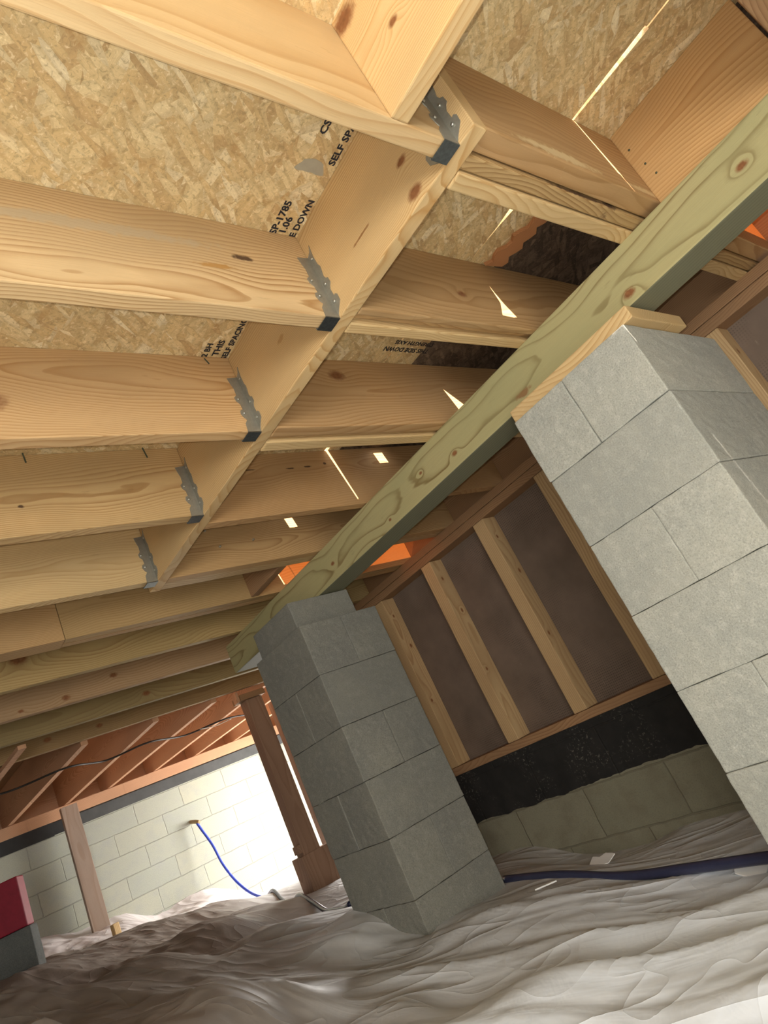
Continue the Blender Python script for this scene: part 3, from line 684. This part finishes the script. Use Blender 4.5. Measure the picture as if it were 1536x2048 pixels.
# ------------------------------------------------------------------ far room: block wall, old joists, posts
YF = 6.2
props(wallplane('wall_far', -2.2, 3.9, YF, YF + .2, -1.0, .66, WALL_F, (0, 2, 1)), kind='structure', label='pale concrete block wall at the far end')
props(box('trim_2', 1.49, 3.9, YF - .006, YF + .2, .66, .747, BLACKP2, bev=0), kind='structure', label='dark band along the top of the far wall')
props(box('trim_3', -2.2, 1.40, YF - .006, YF + .2, .655, .757, BLACKP, bev=0), kind='structure', label='black band along the top of the far wall')
props(box('trim_5', 1.40, 1.49, YF, YF + .2, .66, .75, BLACKP, bev=0), kind='structure')
props(box('trim_4', -2.2, 3.9, YF - .012, YF + .2, .757, .845, OLD), kind='structure', label='orange-brown sill board on the far wall')
props(box('trim_6', -2.2, 3.9, YF + .16, YF + .2, .845, ZD, OLD), kind='structure')
lab = ['third from left', 'second from left', 'fourth from left']
xs = [(.80, .66), (1.19, 1.10), (1.615, 1.515), (2.01, 1.85), (2.41, 2.25), (2.80, 2.64), (3.2, 3.04)]
names = ['old orange-brown joist lapping under the last new joist at the far left', 'old joist over the far room, leftmost to reach the block wall', 'old joist over the far room above the left post',
         'old joist over the far room crossing above the blue hose', 'old joist over the far room ending beside the centre post', 'old joist over the far room just right of the centre post',
         'old joist over the far room, rightmost beside the block pier']
for i, ((xa, xb), nm) in enumerate(zip(xs, names)):
    ya, yb = (3.80 if i == 0 else 4.185), YF + .15
    vs = []
    zb_ = .848
    for (x, y) in ((xa, ya), (xb, yb)):
        vs += [(x, y, zb_), (x + .038, y, zb_), (x + .038, y, ZD - .002 if i else .868), (x, y, ZD - .002 if i else .868)]
    o = world_mesh('old_joist', vs, [(0, 1, 2, 3), (4, 7, 6, 5), (0, 4, 5, 1), (1, 5, 6, 2), (2, 6, 7, 3), (3, 7, 4, 0)], OLD, order=(1, 2, 0), gporigin=((xa + xb) / 2, 5, zc))
    props(o, label=nm, cat='joist', group='old joists over the far room')
cable = tube('cable', [(.55, 4.60, .842), (.9, 4.75, .840), (1.2, 4.62, .838), (1.5, 4.85, .840), (1.75, 4.72, .838), (2.1, 4.95, .840), (2.4, 4.85, .838), (2.75, 5.1, .842)], .006, CABLE)
props(cable, label='thin dark cable strung under the old joists of the far room', cat='cable')
tube('cable_tie', [(2.2, 4.9, .838), (2.33, 4.93, .828), (2.47, 4.92, .838)], .003, NAIL, cable)

post = empty('support_post', (2.31, 4.25, -.56), label='brown wooden support post in the middle, left of the darker pier', cat='post')
box('shaft', 2.250, 2.375, 4.20, 4.29, -.52, .80, BROWNP, post, offs=(0, .05)); box('cap_block', 2.21, 2.40, 4.18, 4.31, .802, .842, OLD_D, post)
box('cleat', 2.222, 2.249, 4.20, 4.26, -.215, -.165, BROWNP, post); box('foot', 2.225, 2.43, 4.192, 4.33, -.60, -.235, BROWNP, post)
box('cap_cleat', 2.19, 2.209, 4.19, 4.25, .80, .867, OLD, post)
props(box('support_post', 1.452, 1.575, 6.05, 6.10, -.12, .815, POSTW, offs=(0, .06)), label='flat brown wooden post against the far block wall, left of the blue hose', cat='post')
props(box('jamb_board', 2.868, 2.92, 4.95, 5.03, -.60, 1.10, BROWNP), label='upright brown board just left of the darker pier, beyond the centre post', cat='board')
# far right: wall with the doorway daylight comes through
props(box('wall_right_far', 3.72, 3.9, 3.42, 4.5, -1.0, 1.11, BLOCK_D, bev=0, order=(0, 1, 2)), kind='structure')
props(box('wall_side', 2.5, 3.9, 3.3, 3.42, -1.0, 1.11, BLOCK_D, bev=0, order=(0, 1, 2)), kind='structure')
props(box('wall_right_end', 3.72, 3.9, 6.0, 6.4, -1.0, 1.11, BLOCK_D, bev=0, order=(0, 1, 2)), kind='structure')
props(box('wall_right_top', 3.72, 3.9, 4.5, 6.0, .72, 1.11, BLOCK_D, bev=0, order=(0, 1, 2)), kind='structure')
props(box('wall_left', -2.3, -2.2, -2.0, 6.4, -1.0, 1.11, BLOCK_D, bev=0, order=(1, 2, 0)), kind='structure')
props(box('wall_back', -2.3, 3.9, -2.1, -2.0, -1.0, 1.11, BLOCK_D, bev=0, order=(0, 2, 1)), kind='structure')

# hose and pipe stub on the far wall
stub = tube('pipe_stub', [(2.43, YF + .02, .338), (2.445, 6.14, .318), (2.46, 6.10, .300)], .016, BRASS)
props(stub, label='short brown pipe stub sticking out of the far block wall above the blue hose', cat='pipe')

# red block on a dark block at the far left
def rotbox(name, cx_, cy_, hx, hy, z0, z1, ang, mat, **kw):
    ca, sa = math.cos(ang), math.sin(ang)
    vs = []
    for z_ in (z0, z1):
        for (a, b) in ((-1, -1), (1, -1), (1, 1), (-1, 1)):
            vs.append((cx_ + a * hx * ca - b * hy * sa, cy_ + a * hx * sa + b * hy * ca, z_))
    o = world_mesh(name, vs, [(0, 1, 2, 3), (4, 7, 6, 5), (0, 4, 5, 1), (1, 5, 6, 2), (2, 6, 7, 3), (3, 7, 4, 0)], mat)
    m = o.modifiers.new('bevel', 'BEVEL'); m.width = .006; m.segments = 2
    return props(o, **kw)
rotbox('red_block', .655, 4.56, .17, .05, .102, .352, -.5, RED, label='red painted block at the left edge, on top of the dark block', cat='block')
rotbox('dark_block', .655, 4.56, .18, .055, -.16, .100, -.5, DARKBLK, label='dark grey block at the left edge under the red one', cat='block')

hose = tube('blue_hose', [(2.445, 6.11, .30), (2.458, 6.1, 0.242), (2.491, 6.06, 0.084), (2.504, 6.02, -0.083), (2.53, 5.95, -0.24), (2.549, 5.8, -0.37), (2.557, 5.6, -0.445)], .0105, BLUE)
props(hose, label='blue hose hanging down the far block wall from the pipe stub', cat='hose')
hp = [(2.55, 5.58), (2.45, 5.2), (2.35, 4.9), (2.254, 4.6), (2.15, 4.25), (2.04, 3.9), (1.935, 3.6), (1.85, 3.35), (1.76, 3.1), (1.675, 2.9)]
d1 = tube('hose', [(x, y, ground(x, y) + .012) for x, y in hp], .013, HOSE)
props(d1, label='dark hose on the ground sheet running from the far wall to behind the darker pier', cat='hose')
pts = [(1.885, 2.16, -.545), (1.84, 1.844, -.575), (1.82, 1.579, -.587), (1.80, 1.316, -.592), (1.775, 1.086, -.594), (1.755, 1.03, -.594)]
d2 = tube('hose', [(x, y, max(z_, ground(x, y) + .006)) for x, y, z_ in pts], .015, HOSE)
props(d2, label='dark blue hose lying across the plastic between the two piers', cat='hose')

# scraps on the sheet
def scrap(name, cx_, cy_, z_, pts, mat, t=.003, tilt=(0, 0), **kw):
    top = [(cx_ + a, cy_ + b, z_ + t + a * tilt[0] + b * tilt[1]) for a, b in pts]; bot = [(x, y, q - t) for x, y, q in top]; n = len(pts)
    o = world_mesh(name, top + bot, [tuple(range(n)), tuple(range(2 * n - 1, n - 1, -1))] + [(i, (i + 1) % n, n + (i + 1) % n, n + i) for i in range(n)], mat)
    return props(o, **kw)
WHITE = plain('white_plastic', (0.85, 0.85, 0.84), 0.5, 0.3, 0, .05)
scrap('plastic_scrap', 1.80, 1.17, ground(1.80, 1.17) + .006, [(-.045, -.06), (.02, -.055), (.05, .0), (.03, .045), (-.01, .03)], WHITE, tilt=(.25, .1),
      label='torn white plastic corner at the right edge, above the dark blue hose', cat='plastic scrap')
scrap('plastic_scrap', 2.05, 1.84, ground(2.05, 1.84) + .008, [(-.02, -.05), (.02, -.06), (.035, -.01), (.02, .01), (.03, .05), (-.015, .045), (-.03, 0)], WHITE, tilt=(.3, 0),
      label='small torn white scrap on the sheet at the foot of the coated wall', cat='plastic scrap')
scrap('stick', 1.72, 1.80, ground(1.72, 1.80) + .004, [(-.022, .032), (-.016, .036), (.024, -.030), (.018, -.034)], WHITE, t=.004,
      label='short white stick lying below the hose near the darker pier', cat='stick')
stake = rotbox('stake', 1.475, 5.58, .025, .02, -.2, -.105, .3, PINE_B, label='short yellow wooden stub poking up from the sheet near the left post', cat='wood offcut')
